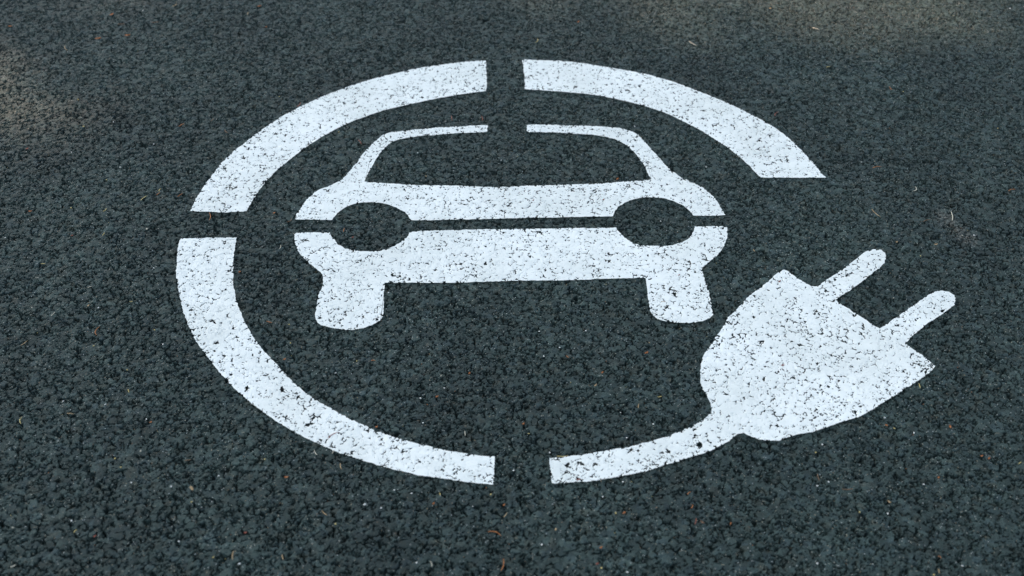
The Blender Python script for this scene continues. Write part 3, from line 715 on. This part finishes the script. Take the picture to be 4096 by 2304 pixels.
for k in range(850):
    cy = rn.uniform(-800, 900); w = 760 + (cy + 800) * .33
    cx = rn.uniform(-w, w)
    grit(cx, cy, rn.choice((.8, .9, 1.0, 1.2, 1.5)), rn.choice(('white', 'pale', 'pale', 'yellow', 'yellow', 'tan', 'tan', 'grey', 'orange', 'orange')))
me = bpy.data.meshes.new('grit')
me.from_pydata(GV, [], GF); me.update()
for c in gcols: me.materials.append(LM[c])
me.polygons.foreach_set('material_index', GM)
go = bpy.data.objects.new('grit', me); COL.objects.link(go)
tag(go, 'scattered pale grit and yellow seed crumbs on the asphalt', 'grit', kind='stuff')

# ------------------------------------------------------------------ the tree whose shade lies over the bay
SUN_EL, SUN_AZ = math.radians(40), math.radians(-58)       # azimuth from +Y towards +X
S = np.array([math.sin(SUN_AZ) * math.cos(SUN_EL), math.cos(SUN_AZ) * math.cos(SUN_EL), math.sin(SUN_EL)])
CC = S * 19.0
M_bark = litter_material('bark', (.10, .075, .05), (.17, .13, .09))
M_leaf = litter_material('leaf', (.045, .085, .025), (.08, .13, .04))
tree = tag(empty('shade_tree', (CC[0], CC[1], 0)),
           'broad leafy tree standing beside the parking bay and shading its asphalt', 'tree')
def limb(V, Fc, pts, rads, ns=8):
    n0 = len(V)
    for (p, r) in zip(pts, rads):
        for k in range(ns):
            a = 2 * math.pi * k / ns
            V.append((p[0] + r * math.cos(a), p[1] + r * math.sin(a), p[2]))
    for i in range(len(pts) - 1):
        for k in range(ns):
            Fc.append((n0 + i * ns + k, n0 + i * ns + (k + 1) % ns, n0 + (i + 1) * ns + (k + 1) % ns, n0 + (i + 1) * ns + k))
TV, TF = [], []
limb(TV, TF, [(0, 0, -.1), (.05, 0, .6), (.1, .1, 3), (0, .2, 6), (.1, .1, 9), (0, 0, 12.5)], [.48, .36, .3, .26, .2, .08], 12)
for k in range(14):
    a = k * 2.4; z0 = 5.5 + k * .45; rr = 3.4 - .1 * k
    limb(TV, TF, [(0, .15, z0), (rr * .5 * math.cos(a), rr * .5 * math.sin(a), z0 + 1.0), (rr * math.cos(a), rr * math.sin(a), z0 + 2.2)], [.11, .07, .03])
link_mesh('trunk', TV, TF, M_bark, tree, smooth=True)
rg = np.random.default_rng(5)
n = 42000
d = rg.normal(size=(n, 3)); d /= np.linalg.norm(d, axis=1)[:, None]
c = d * (rg.random(n) ** (1 / 2.4))[:, None] * np.array([5.2, 5.2, 4.6])
c *= (1 + .12 * np.sin(d[:, 0] * 7 + 1) * np.cos(d[:, 1] * 6) + .08 * np.sin(d[:, 2] * 9))[:, None]
P = c + CC
foot = P - S * (P[:, 2] / S[2])[:, None]                     # where each leaf's shadow falls
keep = np.ones(n, bool)
for (fx, fy, ra_, rb_, pr) in SUNGAPS:                        # the openings that let sunlight through the crown
    q = ((foot[:, 0] - fx) / ra_) ** 2 + ((foot[:, 1] - fy) / rb_) ** 2
    keep &= rg.random(n) > pr * np.exp(-q ** 2)
c = c[keep]; n = len(c)
A = rg.normal(size=(n, 3)); A /= np.linalg.norm(A, axis=1)[:, None]
B = np.cross(A, rg.normal(size=(n, 3))); B /= np.linalg.norm(B, axis=1)[:, None]
Nn = np.cross(A, B)
Ls = rg.uniform(.11, .17, n)[:, None]
base = np.array([0, 0, CC[2]])
V = np.stack([c - A * Ls, c + B * Ls * .55 + Nn * Ls * .12, c + A * Ls, c - B * Ls * .55 + Nn * Ls * .12], 1) + base
array_mesh('crown', V.reshape(-1, 3), np.arange(n * 4).reshape(n, 4), M_leaf, tree, smooth=False)

# ------------------------------------------------------------------ light, sky, camera
w = bpy.data.worlds.new('World'); scene.world = w; w.use_nodes = True
nt = w.node_tree
sky = nt.nodes.new('ShaderNodeTexSky'); sky.sky_type = 'NISHITA'; sky.sun_disc = False
sky.sun_elevation = SUN_EL; sky.sun_rotation = SUN_AZ
sky.air_density = 1.0; sky.dust_density = DUST; sky.ozone_density = OZONE
hs = nt.nodes.new('ShaderNodeHueSaturation'); hs.inputs['Saturation'].default_value = SKYSAT   # thin cloud over blue
nt.links.new(sky.outputs[0], hs.inputs['Color'])
bg = nt.nodes['Background']; nt.links.new(hs.outputs[0], bg.inputs[0]); bg.inputs[1].default_value = .12

sun = bpy.data.lights.new('sun', 'SUN'); sun.energy = 3.2; sun.angle = math.radians(.53); sun.color = (1, .66, .48)
so = bpy.data.objects.new('sun', sun); COL.objects.link(so)
from mathutils import Vector
so.rotation_euler = Vector(S).to_track_quat('Z', 'Y').to_euler()
so.location = tuple(S * 60)

cam = bpy.data.cameras.new('camera'); cam.sensor_width = 36; cam.lens = 36 * 1.15
cam.clip_start = .05; cam.clip_end = 3000
cam.dof.use_dof = True; cam.dof.focus_distance = 2.03; cam.dof.aperture_fstop = FSTOP
co = bpy.data.objects.new('camera', cam); COL.objects.link(co)
co.location = (CAM_X, CAM_Y, CAM_H); co.rotation_euler = (math.radians(50), 0, 0)
scene.camera = co
vs = scene.view_settings
vs.view_transform = 'Standard'; vs.look = 'None'; vs.exposure = EXPOSURE; vs.gamma = 1
